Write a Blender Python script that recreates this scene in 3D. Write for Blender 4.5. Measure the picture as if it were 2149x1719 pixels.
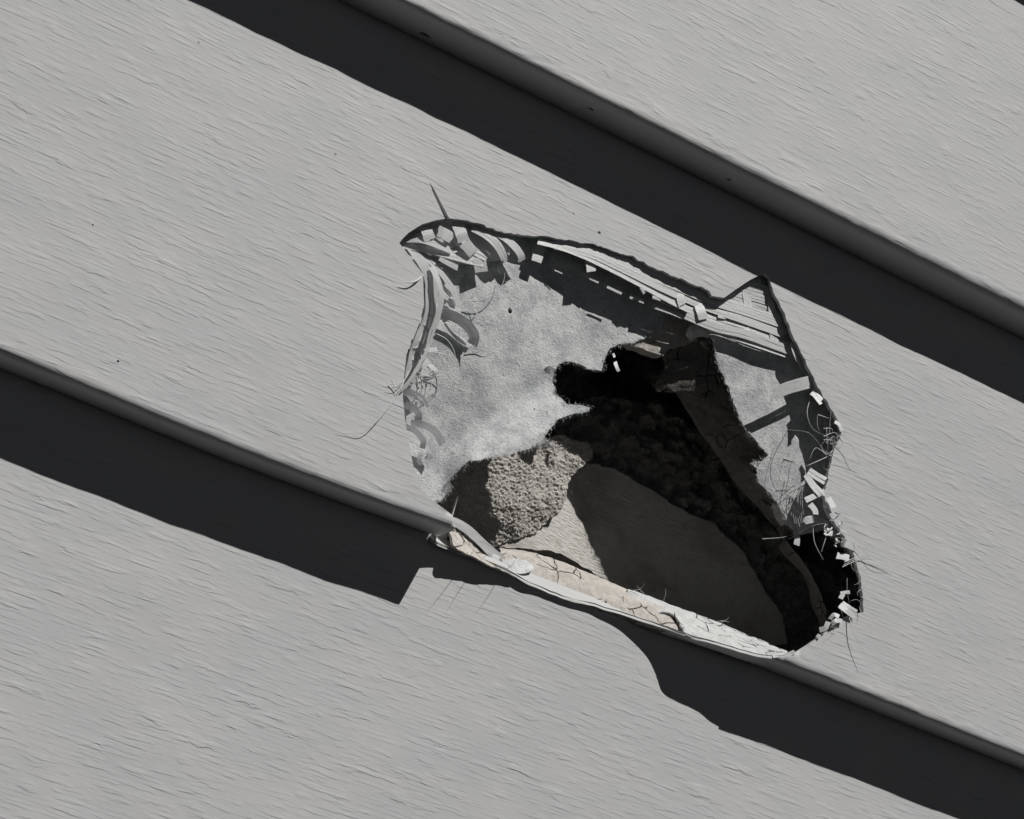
import bpy, math, random
from math import sin, cos, radians, pi
from mathutils import Vector, Matrix, noise
from mathutils.geometry import delaunay_2d_cdt

random.seed(11)
for o in list(bpy.data.objects): bpy.data.objects.remove(o)
scene = bpy.context.scene
MM = 0.001

# ------------------------------------------------------------------ camera
W, H = 2149.0, 1719.0
PITCH, YAW, ROLL, DIST, TZ = radians(18.0), radians(18.56), radians(17.1), 397.3, 35.7
LENS = 60.0
FPX = LENS/36.0*W
f = Vector((sin(YAW)*cos(PITCH), cos(YAW)*cos(PITCH), sin(PITCH)))
r0 = f.cross(Vector((0, 0, 1))).normalized(); u0 = r0.cross(f)
R = cos(ROLL)*r0 + sin(ROLL)*u0
U = -sin(ROLL)*r0 + cos(ROLL)*u0
CAM = Vector((0, 0, TZ)) - DIST*f                      # millimetres
cd = bpy.data.cameras.new('camera'); cam = bpy.data.objects.new('camera', cd)
scene.collection.objects.link(cam); scene.camera = cam
cd.lens = LENS; cd.sensor_width = 36.0; cd.clip_start = 0.005; cd.clip_end = 100
m = Matrix.Identity(4)
for i in range(3):
    m[i][0] = R[i]; m[i][1] = U[i]; m[i][2] = -f[i]; m[i][3] = CAM[i]*MM
cam.matrix_world = m

# ------------------------------------------------------------------ light
world = bpy.data.worlds.new('World'); scene.world = world; world.use_nodes = True
SUN = Vector((0.37, -1.0, 1.75)).normalized()          # towards the sun
ELEV = math.asin(SUN.z)
wn = world.node_tree; bg = wn.nodes['Background']
sky = wn.nodes.new('ShaderNodeTexSky'); sky.sky_type = 'NISHITA'; sky.sun_disc = False
sky.sun_elevation = ELEV; sky.sun_rotation = math.atan2(SUN.x, SUN.y)
sky.ozone_density = 0.1; sky.air_density = 0.06; sky.dust_density = 0.22
hs = wn.nodes.new('ShaderNodeHueSaturation'); hs.inputs['Saturation'].default_value = 0.22
wn.links.new(sky.outputs[0], hs.inputs['Color']); wn.links.new(hs.outputs[0], bg.inputs[0]); bg.inputs[1].default_value = 0.05
sd = bpy.data.lights.new('sun', 'SUN'); sun = bpy.data.objects.new('sun', sd)
scene.collection.objects.link(sun); sd.energy = 5.0; sd.angle = radians(0.53); sd.color = (1.0, 0.982, 0.955)
sun.rotation_euler = SUN.to_track_quat('Z', 'Y').to_euler()
scene.view_settings.view_transform = 'Standard'; scene.view_settings.look = 'None'
scene.view_settings.exposure = -0.57
scene.render.engine = 'CYCLES'; scene.cycles.max_bounces = 14; scene.cycles.diffuse_bounces = 8; scene.cycles.transparent_max_bounces = 12

# ------------------------------------------------------------------ geometry of the lap siding (mm)
HS, PR = 112.0, 13.0        # exposure of one course, projection of its butt
def ray(px, py): return f + R*((px-W/2)/FPX) - U*((py-H/2)/FPX)
def P(px, py, o):           # point at outward distance o from the wall line
    d = ray(px, py); t = (-o-CAM.y)/d.y
    return CAM + t*d
def PF(px, py, z0, lift=0.0):   # point on the face of the course whose butt is at z0
    o = 5.0
    for _ in range(30):
        p = P(px, py, o); o = PR*(1-(p.z-z0)/HS) + lift
    return p

# ------------------------------------------------------------------ materials
class NT:
    def __init__(s, name):
        s.m = bpy.data.materials.new(name); s.m.use_nodes = True; s.t = s.m.node_tree
        s.b = s.t.nodes['Principled BSDF']
        tc = s.t.nodes.new('ShaderNodeTexCoord')
        s.co = s.vm('MULTIPLY', tc.outputs['Object'], (1000, 1000, 1000))   # millimetres
        sp = s.t.nodes.new('ShaderNodeSeparateXYZ'); s.t.links.new(s.co, sp.inputs[0])
        s.x, s.y, s.z = sp.outputs
    def put(s, sock, v):
        if isinstance(v, bpy.types.NodeSocket): s.t.links.new(v, sock)
        else: sock.default_value = v
    def vm(s, op, a, b):
        n = s.t.nodes.new('ShaderNodeVectorMath'); n.operation = op
        s.put(n.inputs[0], a); s.put(n.inputs[1], b); return n.outputs[0]
    def ma(s, op, a, b=0.0, c=0.0):
        n = s.t.nodes.new('ShaderNodeMath'); n.operation = op
        s.put(n.inputs[0], a); s.put(n.inputs[1], b); s.put(n.inputs[2], c); return n.outputs[0]
    def ns(s, scale=(1, 1, 1), off=(0, 0, 0), detail=2.0, rough=0.5, dist=0.0, vec=None):
        n = s.t.nodes.new('ShaderNodeTexNoise'); n.inputs['Scale'].default_value = 1.0
        n.inputs['Detail'].default_value = detail; n.inputs['Roughness'].default_value = rough
        n.inputs['Distortion'].default_value = dist
        v = s.vm('MULTIPLY', vec or s.co, scale); v = s.vm('ADD', v, off)
        s.t.links.new(v, n.inputs['Vector']); return n.outputs['Fac']
    def vor(s, scale, feature='DISTANCE_TO_EDGE', off=(0, 0, 0)):
        n = s.t.nodes.new('ShaderNodeTexVoronoi'); n.feature = feature; n.inputs['Scale'].default_value = 1.0
        v = s.vm('MULTIPLY', s.co, scale); v = s.vm('ADD', v, off)
        s.t.links.new(v, n.inputs['Vector']); return n.outputs['Distance']
    def mr(s, v, a, b, c=0.0, d=1.0, smooth=True):
        n = s.t.nodes.new('ShaderNodeMapRange'); n.interpolation_type = 'SMOOTHSTEP' if smooth else 'LINEAR'
        s.put(n.inputs[0], v); s.put(n.inputs[1], a); s.put(n.inputs[2], b); s.put(n.inputs[3], c); s.put(n.inputs[4], d)
        return n.outputs[0]
    def mix(s, fac, a, b):
        n = s.t.nodes.new('ShaderNodeMix'); n.data_type = 'RGBA'
        s.put(n.inputs[0], fac)
        s.put(n.inputs[6], a if isinstance(a, bpy.types.NodeSocket) else (*a, 1))
        s.put(n.inputs[7], b if isinstance(b, bpy.types.NodeSocket) else (*b, 1)); return n.outputs[2]
    def done(s, col, rough, height=None, spec=0.4, trans=0.0, strength=1.0):
        s.put(s.b.inputs['Base Color'], col if isinstance(col, bpy.types.NodeSocket) else (*col, 1))
        s.put(s.b.inputs['Roughness'], rough); s.b.inputs['Specular IOR Level'].default_value = spec
        if height is not None:
            n = s.t.nodes.new('ShaderNodeBump'); n.inputs['Strength'].default_value = strength
            n.inputs['Distance'].default_value = MM; s.put(n.inputs['Height'], height)
            s.t.links.new(n.outputs[0], s.b.inputs['Normal'])
        if trans > 0:
            tr = s.t.nodes.new('ShaderNodeBsdfTranslucent'); s.put(tr.inputs[0], col if isinstance(col, bpy.types.NodeSocket) else (*col, 1))
            mx = s.t.nodes.new('ShaderNodeMixShader'); mx.inputs[0].default_value = trans
            s.t.links.new(s.b.outputs[0], mx.inputs[1]); s.t.links.new(tr.outputs[0], mx.inputs[2])
            s.t.links.new(mx.outputs[0], s.t.nodes['Material Output'].inputs[0])
        return s.m

def vinyl_mat(name, seed, tone=(0.60, 0.60, 0.596)):
    n = NT(name)
    off = (seed*7.3, seed*3.1, seed*5.7)
    def layer(period, wx, wz, wamp, mx_, mz, lo, hi, amp, k):
        warp = n.ns((1/wx, 0, 1/wz), (off[0]+k, off[1], off[2]+k), 5.0, 0.62)
        ph = n.ma('ADD', n.ma('MULTIPLY', n.z, -1.0/period), n.ma('MULTIPLY', warp, wamp))
        fr = n.ma('FRACT', ph)
        rise = n.mr(fr, 0.0, 0.82, 0.0, 1.0, False)
        drop = n.mr(fr, 0.84, 1.0, 1.0, 0.0)
        saw = n.ma('MULTIPLY', rise, drop)
        cb = n.t.nodes.new('ShaderNodeCombineXYZ')
        n.put(cb.inputs[0], n.ma('MULTIPLY', n.x, 1/mx_)); n.put(cb.inputs[1], n.ma('MULTIPLY', n.ma('FLOOR', ph), 7.31)); cb.inputs[2].default_value = k
        mask = n.mr(n.ns((1, 1, 1), (off[0], 0, 0), 2.0, 0.55, vec=cb.outputs[0]), lo, hi, 0.0, amp)
        return n.ma('MULTIPLY', saw, mask)
    a = layer(1.6, 11, 2.8, 2.0, 8.0, 1.0, 0.42, 0.74, 0.068, 3.0)
    b = layer(0.95, 11, 2.0, 1.7, 6.0, 0.7, 0.40, 0.74, 0.040, 17.0)
    c = layer(2.9, 14, 3.6, 2.1, 9.0, 1.5, 0.50, 0.76, 0.105, 31.0)
    fine = n.ma('MULTIPLY', n.ns((0.3, 1, 1.6), off, 3.0, 0.6), 0.02)
    low = n.ma('MULTIPLY', n.ns((0.035, 0.1, 0.06), off, 1.0), 0.22)
    h = n.ma('ADD', n.ma('ADD', n.ma('ADD', a, b), n.ma('ADD', c, fine)), low)
    dirt = n.mr(n.ns((0.05, 0.1, 0.11), (off[0], 4, off[2]), 3.0), 0.35, 0.7, 0.0, 1.0)
    col = n.mix(dirt, (tone[0]*0.95, tone[1]*0.96, tone[2]*0.985), tone)
    speck = n.mr(n.vor((0.09, 0.09, 0.09), 'F1', off), 0.020, 0.035, 1.0, 0.0)
    gate = n.mr(n.ns((0.05, 0.05, 0.05), (off[0]+9, 1, 2), 0.0), 0.60, 0.61)
    col = n.mix(n.ma('MULTIPLY', speck, n.ma('MULTIPLY', gate, 0.7)), col, (0.16, 0.13, 0.11))
    return n.done(col, 0.60, h, 0.25)

def paper_mat():
    n = NT('fibrous_white_paper')
    blot = n.ns((0.16, 0.16, 0.16), (3, 3, 3), 5.0, 0.65)
    fib = n.ns((1.6, 1.2, 2.6), (0, 0, 0), 4.0, 0.7, 0.6)
    t = n.ma('ADD', n.ma('MULTIPLY', blot, 0.55), n.ma('MULTIPLY', fib, 0.45))
    col = n.mix(n.mr(t, 0.38, 0.60), (0.50, 0.52, 0.53), (0.82, 0.83, 0.83))
    sp = n.mr(n.ns((0.7, 0.7, 0.7), (8, 1, 1), 3.0), 0.62, 0.72, 0.0, 0.55)
    col = n.mix(sp, col, (0.30, 0.29, 0.27))
    h = n.ma('ADD', n.ma('MULTIPLY', fib, 0.22), n.ma('MULTIPLY', n.ns((5, 5, 5), (1, 2, 3), 2.0), 0.07))
    h = n.ma('ADD', h, n.ma('MULTIPLY', blot, 0.5))
    return n.done(col, 0.9, h, 0.15)

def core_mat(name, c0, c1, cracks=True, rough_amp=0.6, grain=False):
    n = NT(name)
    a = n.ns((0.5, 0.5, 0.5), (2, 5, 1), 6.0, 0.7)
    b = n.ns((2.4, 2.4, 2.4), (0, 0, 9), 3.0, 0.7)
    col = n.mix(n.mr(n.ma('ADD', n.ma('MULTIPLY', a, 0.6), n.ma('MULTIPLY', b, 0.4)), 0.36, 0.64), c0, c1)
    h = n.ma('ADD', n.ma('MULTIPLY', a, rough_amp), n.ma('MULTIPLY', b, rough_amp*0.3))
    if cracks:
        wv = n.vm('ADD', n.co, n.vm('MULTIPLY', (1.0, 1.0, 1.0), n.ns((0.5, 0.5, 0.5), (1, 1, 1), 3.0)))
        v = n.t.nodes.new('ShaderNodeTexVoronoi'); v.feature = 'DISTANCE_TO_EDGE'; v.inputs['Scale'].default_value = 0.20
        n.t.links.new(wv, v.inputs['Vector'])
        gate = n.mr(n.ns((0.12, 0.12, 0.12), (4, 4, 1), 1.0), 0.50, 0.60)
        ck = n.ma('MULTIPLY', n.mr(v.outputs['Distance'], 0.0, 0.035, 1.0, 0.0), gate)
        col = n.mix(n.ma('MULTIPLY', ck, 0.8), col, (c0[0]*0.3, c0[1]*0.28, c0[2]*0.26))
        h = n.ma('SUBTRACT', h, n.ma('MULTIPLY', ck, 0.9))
    if grain:
        big = n.ns((0.07, 0.1, 0.12), (6, 2, 7), 4.0, 0.65)
        col = n.mix(n.mr(big, 0.45, 0.68, 0.0, 0.55), col, (0.40, 0.355, 0.31))
        fl_ = n.mr(n.ns((1.1, 1.1, 1.1), (2, 2, 7), 2.0), 0.70, 0.74, 0.0, 0.6)
        col = n.mix(fl_, col, (0.75, 0.73, 0.70))
        g = n.ns((0.22, 1.0, 1.9), (0, 0, 0), 3.0, 0.6)
        h = n.ma('ADD', h, n.ma('MULTIPLY', g, 0.4))
    return n.done(col, 0.95, h, 0.1)

def plastic_mat():
    n = NT('white_woven_plastic')
    st = n.ns((2.2, 1.5, 2.2), (0, 0, 0), 3.0, 0.6, 1.0)
    col = n.mix(st, (0.72, 0.73, 0.73), (0.88, 0.89, 0.89))
    return n.done(col, 0.38, n.ma('MULTIPLY', st, 0.10), 0.5, 0.13)

M_A = vinyl_mat('vinyl_upper', 1.0)
M_B = vinyl_mat('vinyl_middle', 4.0)
M_C = vinyl_mat('vinyl_lower', 9.0)
M_LIP = vinyl_mat('vinyl_torn_edge', 13.0, (0.62, 0.62, 0.61))
M_PAPER = paper_mat()
M_CORE = core_mat('gypsum_core', (0.50, 0.468, 0.43), (0.70, 0.663, 0.615))
M_RIM = core_mat('cracked_paper_rim', (0.52, 0.53, 0.53), (0.72, 0.73, 0.72), True, 0.3)
M_CHUNK = core_mat('gypsum_smooth', (0.58, 0.56, 0.525), (0.72, 0.70, 0.66), False, 0.22, True)
M_CRUMB = core_mat('gypsum_crumbs', (0.50, 0.475, 0.44), (0.68, 0.645, 0.60), False, 0.7)
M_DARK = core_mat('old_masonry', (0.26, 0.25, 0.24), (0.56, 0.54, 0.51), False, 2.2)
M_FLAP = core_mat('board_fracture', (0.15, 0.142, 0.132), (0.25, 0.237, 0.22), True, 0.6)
M_PL = plastic_mat()
def sheer_mat():
    n = NT('sheer_woven_plastic')
    st = n.ns((2.6, 1.5, 2.6), (4, 0, 0), 3.0, 0.6, 1.0)
    col = n.mix(st, (0.66, 0.67, 0.67), (0.86, 0.87, 0.87))
    n.done(col, 0.36, n.ma('MULTIPLY', st, 0.10), 0.5, 0.38)
    out = n.t.nodes['Material Output']; prev = out.inputs[0].links[0].from_socket
    tp = n.t.nodes.new('ShaderNodeBsdfTransparent'); mx = n.t.nodes.new('ShaderNodeMixShader'); mx.inputs[0].default_value = 0.17
    n.t.links.new(prev, mx.inputs[1]); n.t.links.new(tp.outputs[0], mx.inputs[2]); n.t.links.new(mx.outputs[0], out.inputs[0])
    return n.m
M_PL2 = sheer_mat()

# ------------------------------------------------------------------ object helpers
def tag(o, label=None, cat=None, group=None, kind=None):
    if label: o['label'] = label
    if cat: o['category'] = cat
    if group: o['group'] = group
    if kind: o['kind'] = kind
    return o
def mesh(name, verts, faces, mat, parent=None, smooth=True):
    me = bpy.data.meshes.new(name)
    me.from_pydata([tuple(Vector(v)*MM) for v in verts], [], faces); me.update()
    me.materials.append(mat)
    if smooth: me.polygons.foreach_set('use_smooth', [True]*len(me.polygons))
    o = bpy.data.objects.new(name, me); scene.collection.objects.link(o)
    if parent:
        o.parent = parent; o.matrix_parent_inverse = Matrix.Translation(-Vector(parent.location))
    return o
def empty(name, loc_mm):
    o = bpy.data.objects.new(name, None); scene.collection.objects.link(o); o.location = Vector(loc_mm)*MM
    o.empty_display_size = 0.005; return o
def nz(x, y, z, seed=0.0): return noise.noise(Vector((x+seed, y+seed*0.7, z-seed)))
def jag(poly, step, amp, seed=0.0, closed=True):
    """resample a 2D outline and roughen it"""
    out = []; n = len(poly)
    for i in range(n if closed else n-1):
        a = Vector(poly[i][:2]); b = Vector(poly[(i+1) % n][:2]); L = (b-a).length
        k = max(1, int(L/step)); nrm = Vector((-(b-a).y, (b-a).x))/max(L, 1e-6)
        for j in range(k):
            p = a.lerp(b, j/k)
            p = p + nrm*(noise.noise(Vector((p.x/step*0.45, p.y/step*0.45, seed)))*amp*1.4 + random.uniform(-.25, .25)*amp)
            out.append(p)
    if not closed: out.append(Vector(poly[-1][:2]))
    return out
def inside(pt, poly):
    x, y = pt; c = False; j = len(poly)-1
    for i in range(len(poly)):
        xi, yi = poly[i]; xj, yj = poly[j]
        if (yi > y) != (yj > y) and x < (xj-xi)*(y-yi)/(yj-yi)+xi: c = not c
        j = i
    return c
def cdt_sheet(xs, ys, holes, keep=None, near=None):
    """triangulated sheet over grid lines xs x ys with holes cut exactly; returns 2D verts and faces"""
    vs = [Vector((x, y)) for y in ys for x in xs]
    edges = []
    boxes = []
    pts = []
    for h in holes:
        b = len(vs)+len(pts)
        pts += [Vector(p) for p in h]
        k = len(h); edges += [(b+i, b+(i+1) % k) for i in range(k)]
    vs += pts
    r = delaunay_2d_cdt(vs, edges, [], 0, 1e-5)
    ov, fa = r[0], r[2]
    hp = [[(p[0], p[1]) for p in h] for h in holes]
    bb = [(min(p[0] for p in h), min(p[1] for p in h), max(p[0] for p in h), max(p[1] for p in h)) for h in hp]
    out = []
    for t in fa:
        cx = sum(ov[i].x for i in t)/3; cy = sum(ov[i].y for i in t)/3
        bad = cy < ys[0] or cy > ys[-1] or cx < xs[0] or cx > xs[-1]
        for h, q in zip(hp, bb):
            if q[0] < cx < q[2] and q[1] < cy < q[3] and inside((cx, cy), h): bad = True; break
        if not bad: out.append(tuple(t))
    return ov, out
def thicken(v3, faces, nrm, th):
    """closed slab: v3 are front points, th is the thickness along -nrm"""
    n = len(v3); back = [Vector(v)-Vector(nn)*th for v, nn in zip(v3, nrm)]
    cnt = {}
    for t in faces:
        for i in range(len(t)):
            e = (t[i], t[(i+1) % len(t)]); cnt[e] = cnt.get(e, 0)+1
    out = list(faces)+[tuple(i+n for i in reversed(t)) for t in faces]
    V = list(v3)+back; 
    for (a, b) in cnt:
        if (b, a) not in cnt: out.append((b, a, a+n, b+n))
    return V, out
def hardness(o, ang=40):
    me = o.data
    import bmesh
    bm = bmesh.new(); bm.from_mesh(me)
    bmesh.ops.recalc_face_normals(bm, faces=bm.faces)
    for e in bm.edges:
        if len(e.link_faces) == 2 and e.calc_face_angle(0) > radians(ang): e.smooth = False
    bm.to_mesh(me); bm.free()

# ------------------------------------------------------------------ siding panels
RN = 1.7                                            # nose radius
SLOPE = math.atan2(PR, HS)
def profile(s, z0):
    """s in mm measured down from z0+HS along the face, round the nose and back under; returns z, o, and outward normal"""
    Lf = (HS-RN)/cos(SLOPE)
    if s <= Lf:
        z = z0+HS-s*cos(SLOPE); o = s*sin(SLOPE); return z, o, (cos(SLOPE), sin(SLOPE)*1.0)
    cz, co = z0+HS-Lf*cos(SLOPE)-RN*sin(SLOPE), Lf*sin(SLOPE)-RN*cos(SLOPE)
    a = (s-Lf)/RN; amax = radians(92)+SLOPE*-1.0
    amax = radians(90)-SLOPE
    # angle from face normal down to straight-down normal
    if a <= pi/2-0.0+(-SLOPE)+SLOPE*0:
        th = SLOPE+0.0
        ang = a                                       # 0 = face normal
        # face normal in (o,z) = (cos S, sin S)
        no, nzv = cos(SLOPE-ang), sin(SLOPE-ang)
        return cz+nzv*RN+2*RN*sin(SLOPE)*0, co+no*RN, (no, nzv)
    ang = pi/2-SLOPE
    no, nzv = cos(SLOPE-ang), sin(SLOPE-ang)
    e = s-Lf-RN*ang
    return cz+nzv*RN+e*nzv*0-e*(-no)*0 + e*0.02, co+no*RN-e, (0.0, -1.0)
LF = (HS-RN)/cos(SLOPE); SN = LF+RN*(pi/2-SLOPE); SEND = SN+PR-RN+0.6
def dz_bow(x, z, z0):                               # the middle course sags a little at its butt
    if abs(z0) > 1: return 0.0
    w = max(0.0, min(1.0, 1-(z-z0)/40.0))
    return w*(-0.6*math.exp(-((x+62)/26.0)**2)+0.7*math.exp(-((x+8)/14.0)**2))
def panel_point(x, s, z0, seed):
    z, o, (no, nzv) = profile(s, z0)
    k = 0.12*nz(x/45, s/30, 0, seed)+0.10*nz(x/9, s/14, 3, seed)
    w = math.exp(-((s-LF-1.0)/3.4)**2)
    k += w*(0.10*nz(x/14, s/3.2, 7, seed)+0.09*nz(x/3.5, s/1.1, 11, seed))
    if s > SN+4: k *= 0.3
    if s < 4: k *= 0.2
    if z0 > 1: k += 0.9*max(0.0, min(1.0, (x+10)/110))*max(0.0, min(1.0, s/HS))
    return Vector((x, -(o+k*no), z+k*nzv+dz_bow(x, z, z0))), Vector((0, -no, nzv))
def face_xs(px, py, z0):
    """pixel -> (x, s) on the face of a course"""
    p = PF(px, py, z0); s = (z0+HS-p.z)/cos(SLOPE)
    return p.x, s
def siding(name, label, z0, seed, mat, holes=(), courses=1, extra=0.0, th=1.1, xlim=(-330, 330), parent=None, nm=None, dense=None):
    V, F = [], []
    for c in range(courses):
        zz = z0+c*HS
        d = dense or (-140, 140)
        xs = [xlim[0]+i*10.0 for i in range(int((d[0]-xlim[0])/10))]+[d[0]+i*2.0 for i in range(int((d[1]-d[0])/2)+1)]
        xs += [d[1]+10.0*i for i in range(1, int((xlim[1]-d[1])/10)+1)]
        ss = [-7.0]+[i*3.0 for i in range(int((LF-8)/3)+1)]
        s = ss[-1]+1.0
        while s < SN+1.0: ss.append(s); s += 0.45
        ss += [SN+1.5+i*1.3 for i in range(int((SEND-SN-1.5)/1.3))]+[SEND]
        v2, fa = cdt_sheet(xs, ss, holes if c == 0 else ())
        pts, ns_ = [], []
        for v in v2:
            p, n_ = panel_point(v.x, v.y, zz, seed+c*5); pts.append(p); ns_.append(n_)
        v3, fc = thicken(pts, fa, ns_, th)
        b = len(V); V += v3; F += [tuple(i+b for i in t) for t in fc]
    o = mesh(name, V, F, mat, parent); hardness(o, 50)
    return o

# outline of the break in the middle course, traced on its face
HOLE = [(838,510),(846,500),(858,488),(885,471),(915,462),(934,459),(922,432),(908,402),(901,381),(912,399),(928,430),(943,458),
 (975,462),(1010,470),(1040,484),(1065,489),(1100,494),(1150,497),(1200,505),(1250,513),(1290,527),(1340,545),(1385,568),
 (1430,585),(1475,604),(1500,622),(1520,625),(1545,607),(1575,587),(1595,577),(1605,574),(1615,583),(1622,610),(1640,645),
 (1655,680),(1665,707),(1685,745),(1700,780),(1716,812),(1740,850),(1757,882),(1768,905),(1760,925),(1748,950),(1738,1000),
 (1730,1040),(1735,1070),(1755,1100),(1775,1130),(1790,1160),(1803,1200),(1810,1240),(1812,1285),(1790,1288),(1765,1300),
 (1735,1325),(1700,1350),(1672,1368)]
LEFT = [(905,1052),(885,1030),(868,985),(858,930),(850,880),(845,830),(848,790),(853,745),(865,710),(880,680),(890,640),(888,575),(868,550),(850,525)]
def jag_part(pts, a, b, step, amp, seed):
    return pts[:a]+[tuple(p) for p in jag(pts[a:b+1], step, amp, seed, closed=False)]+pts[b+1:]
HP = HOLE[:12]+[tuple(p) for p in jag(HOLE[12:26], 6, 2.6, 1.0, False)]+HOLE[26:31]+[tuple(p) for p in jag(HOLE[31:53], 6, 2.2, 2.0, False)]+HOLE[53:]
hole_xs = [face_xs(x, y, 0.0) for x, y in HP]
left_xs = [face_xs(x, y, 0.0) for x, y in LEFT]
XL = P(947, 1143, PR).x; XR = P(1655, 1376, PR).x
bottom = [(XR-1.5, LF+0.5), (XR-3.5, SN-1.0), (XR-4.5, SEND+3), (XL+0.5, SEND+3), (XL, SN+0.5), (XL, SN-1), (XL-0.6, LF+1.0), (XL-1.6, LF-1.2)]
hole_poly = hole_xs+bottom+left_xs

def weep(px, py, z0, a, b):
    d = ray(px, py); t = (z0+HS-HS-CAM.z)/d.z; p = CAM+t*d; oo = -p.y
    Lf = LF; ang = pi/2-SLOPE
    s0 = SN+(Lf*sin(SLOPE)-RN*cos(SLOPE)+cos(SLOPE-ang)*RN-oo)
    return [(p.x+a*cos(k*pi/6), s0+b*sin(k*pi/6)) for k in range(12)]
panel_a = siding('siding_panel', '', HS, 1.0, M_A, courses=2, holes=[weep(892,73,HS,1.5,0.65), weep(1240,228,HS,0.9,0.4), weep(1531,374,HS,0.7,0.45)])
tag(panel_a, 'intact pale grey vinyl siding course across the upper right corner, its butt above the hole', 'siding panel', 'lapped vinyl siding courses')
panel_b = siding('siding_panel', '', 0.0, 2.0, M_B, holes=[hole_poly])
tag(panel_b, 'broken pale grey vinyl siding course with the big jagged hole in it', 'siding panel', 'lapped vinyl siding courses')
def face_cut(px, py):
    x, s_ = face_xs(px, py, -HS); return x, s_
cutc = [face_cut(x, y) for x, y in [(936,1136),(950,1160),(985,1170),(1040,1188),(1075,1205),(1130,1233),(1160,1247),(1200,1259),(1240,1269),(1290,1283),(1340,1296),(1400,1318),(1500,1350),(1600,1374),(1665,1378)]]
cutc = [(cutc[0][0], -12.0)]+cutc+[(cutc[-1][0], -12.0)]
panel_c = siding('siding_panel', '', -HS, 3.0, M_C, holes=[cutc])
tag(panel_c, 'pale grey vinyl siding course at lower left, below the hole, crossed by its stepped shadow', 'siding panel', 'lapped vinyl siding courses')
# ------------------------------------------------------------------ torn lower lip of the broken course
def crom(pts, k):
    out = []; n = len(pts)
    for i in range(n-1):
        p0 = pts[max(i-1, 0)]; p1 = pts[i]; p2 = pts[i+1]; p3 = pts[min(i+2, n-1)]
        for j in range(k):
            t = j/k
            out.append([0.5*((2*b)+(-a+c)*t+(2*a-5*b+4*c-d)*t*t+(-a+3*b-3*c+d)*t**3) for a, b, c, d in zip(p0, p1, p2, p3)])
    out.append(list(pts[-1])); return out
def strip_between(name, A, B, mat, parent, rows=8, th=0.0, amp=0.0, seed=0.0, freq=3.0, up=Vector((0, -1, 0)), curve=0.0, flip=False, k=6):
    """surface between two pixel+depth polylines A and B (lists of (px,py,o)) with thickness"""
    a = crom(A, k); n = len(a)
    bb = crom(B, k)
    def samp(L, t):
        x = t*(len(L)-1); i = min(int(x), len(L)-2); q = x-i
        return [L[i][c]*(1-q)+L[i+1][c]*q for c in range(3)]
    N = max(len(a), len(bb))
    grid = []
    for i in range(N):
        t = i/(N-1)
        p = P(*samp(a, t)); q = P(*samp(bb, t))
        row = []
        for j in range(rows+1):
            w = j/rows
            v = p.lerp(q, w)+up*(curve*math.sin(pi*w))
            if amp:
                e = 1.0 if 0 < j < rows else 0.45
                d = noise.noise_vector(Vector((v.x/freq+seed, v.y/freq, v.z/freq)))+0.5*noise.noise_vector(Vector((v.x/freq*2.7+seed, v.y/freq*2.7, v.z/freq*2.7)))
                v = v+d*amp*e
            row.append(v)
        grid.append(row)
    V = [v for row in grid for v in row]; c = rows+1
    F = [(i*c+j, (i+1)*c+j, (i+1)*c+j+1, i*c+j+1) for i in range(N-1) for j in range(rows)]
    if th:
        V, F = thicken(V, F, [up]*len(V), th)
    o = mesh(name, V, F, mat, parent); hardness(o, 60); return o
LIP = [(940,1152,4.4),(953,1159,3.4),(970,1165,2.7),(1000,1175,2.1),(1040,1190,1.8),(1075,1207,1.7),(1100,1222,1.8),(1130,1236,1.4),(1160,1250,1.3),(1200,1262,1.3),
 (1240,1272,1.4),(1290,1287,1.9),(1340,1302,2.8),(1400,1322,4.8),(1440,1336,7.0),(1475,1346,9.2),(1510,1356,9.9),(1560,1371,10.4),(1600,1380,11.5),(1640,1382,12.4),(1668,1372,13.0)]
lipc = crom(LIP, 6)
V, F = [], []
for i, (px, py, o) in enumerate(lipc):
    p = P(px, py, o); p.z += 0.12*nz(p.x/2, 0, 0, 4)
    if i < 10: p.x = (XL-1.2)*(1-i/10)+p.x*i/10
    o0 = -0.4
    back = Vector((p.x, -o0, 0.3 if o > 3 else 0.3))
    rows = []
    # rolled white edge, then the ledge running back to the wall
    for j in range(9):
        w = j/8; q = p.lerp(back, w)
        q.z += -0.9*math.sin(pi*w)*min(1, o/10)
        q.z += 0.25*nz(q.x/6, q.y/3, 0, 8)
        rows.append(q)
    hi = 0.15+0.75*max(0.0, min(1.0, (px-1060)/50))*(1-0.8*max(0.0, 1-abs(px-1420)/110)); edge_up = p+Vector((0, 0.35, 0.8*hi*(0.75+0.5*abs(nz(p.x/5, 1, 1, 2)))+0.1))
    V += [edge_up, p+Vector((0, 0.03, 0.25))]+rows
c = 11
F = [(i*c+j, (i+1)*c+j, (i+1)*c+j+1, i*c+j+1) for i in range(len(lipc)-1) for j in range(c-1)]
nrm = []
for i in range(len(lipc)):
    for j in range(c): nrm.append(Vector((0, -0.9, -0.2)).normalized() if j < 2 else Vector((0, -0.2, -1)).normalized())
V, F = thicken(V, F, nrm, 0.8)
lip = mesh('torn_lip', V, F, M_LIP, panel_b); hardness(lip, 55)
lip['label'] = 'ragged white lip left where the butt tore away'

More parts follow.
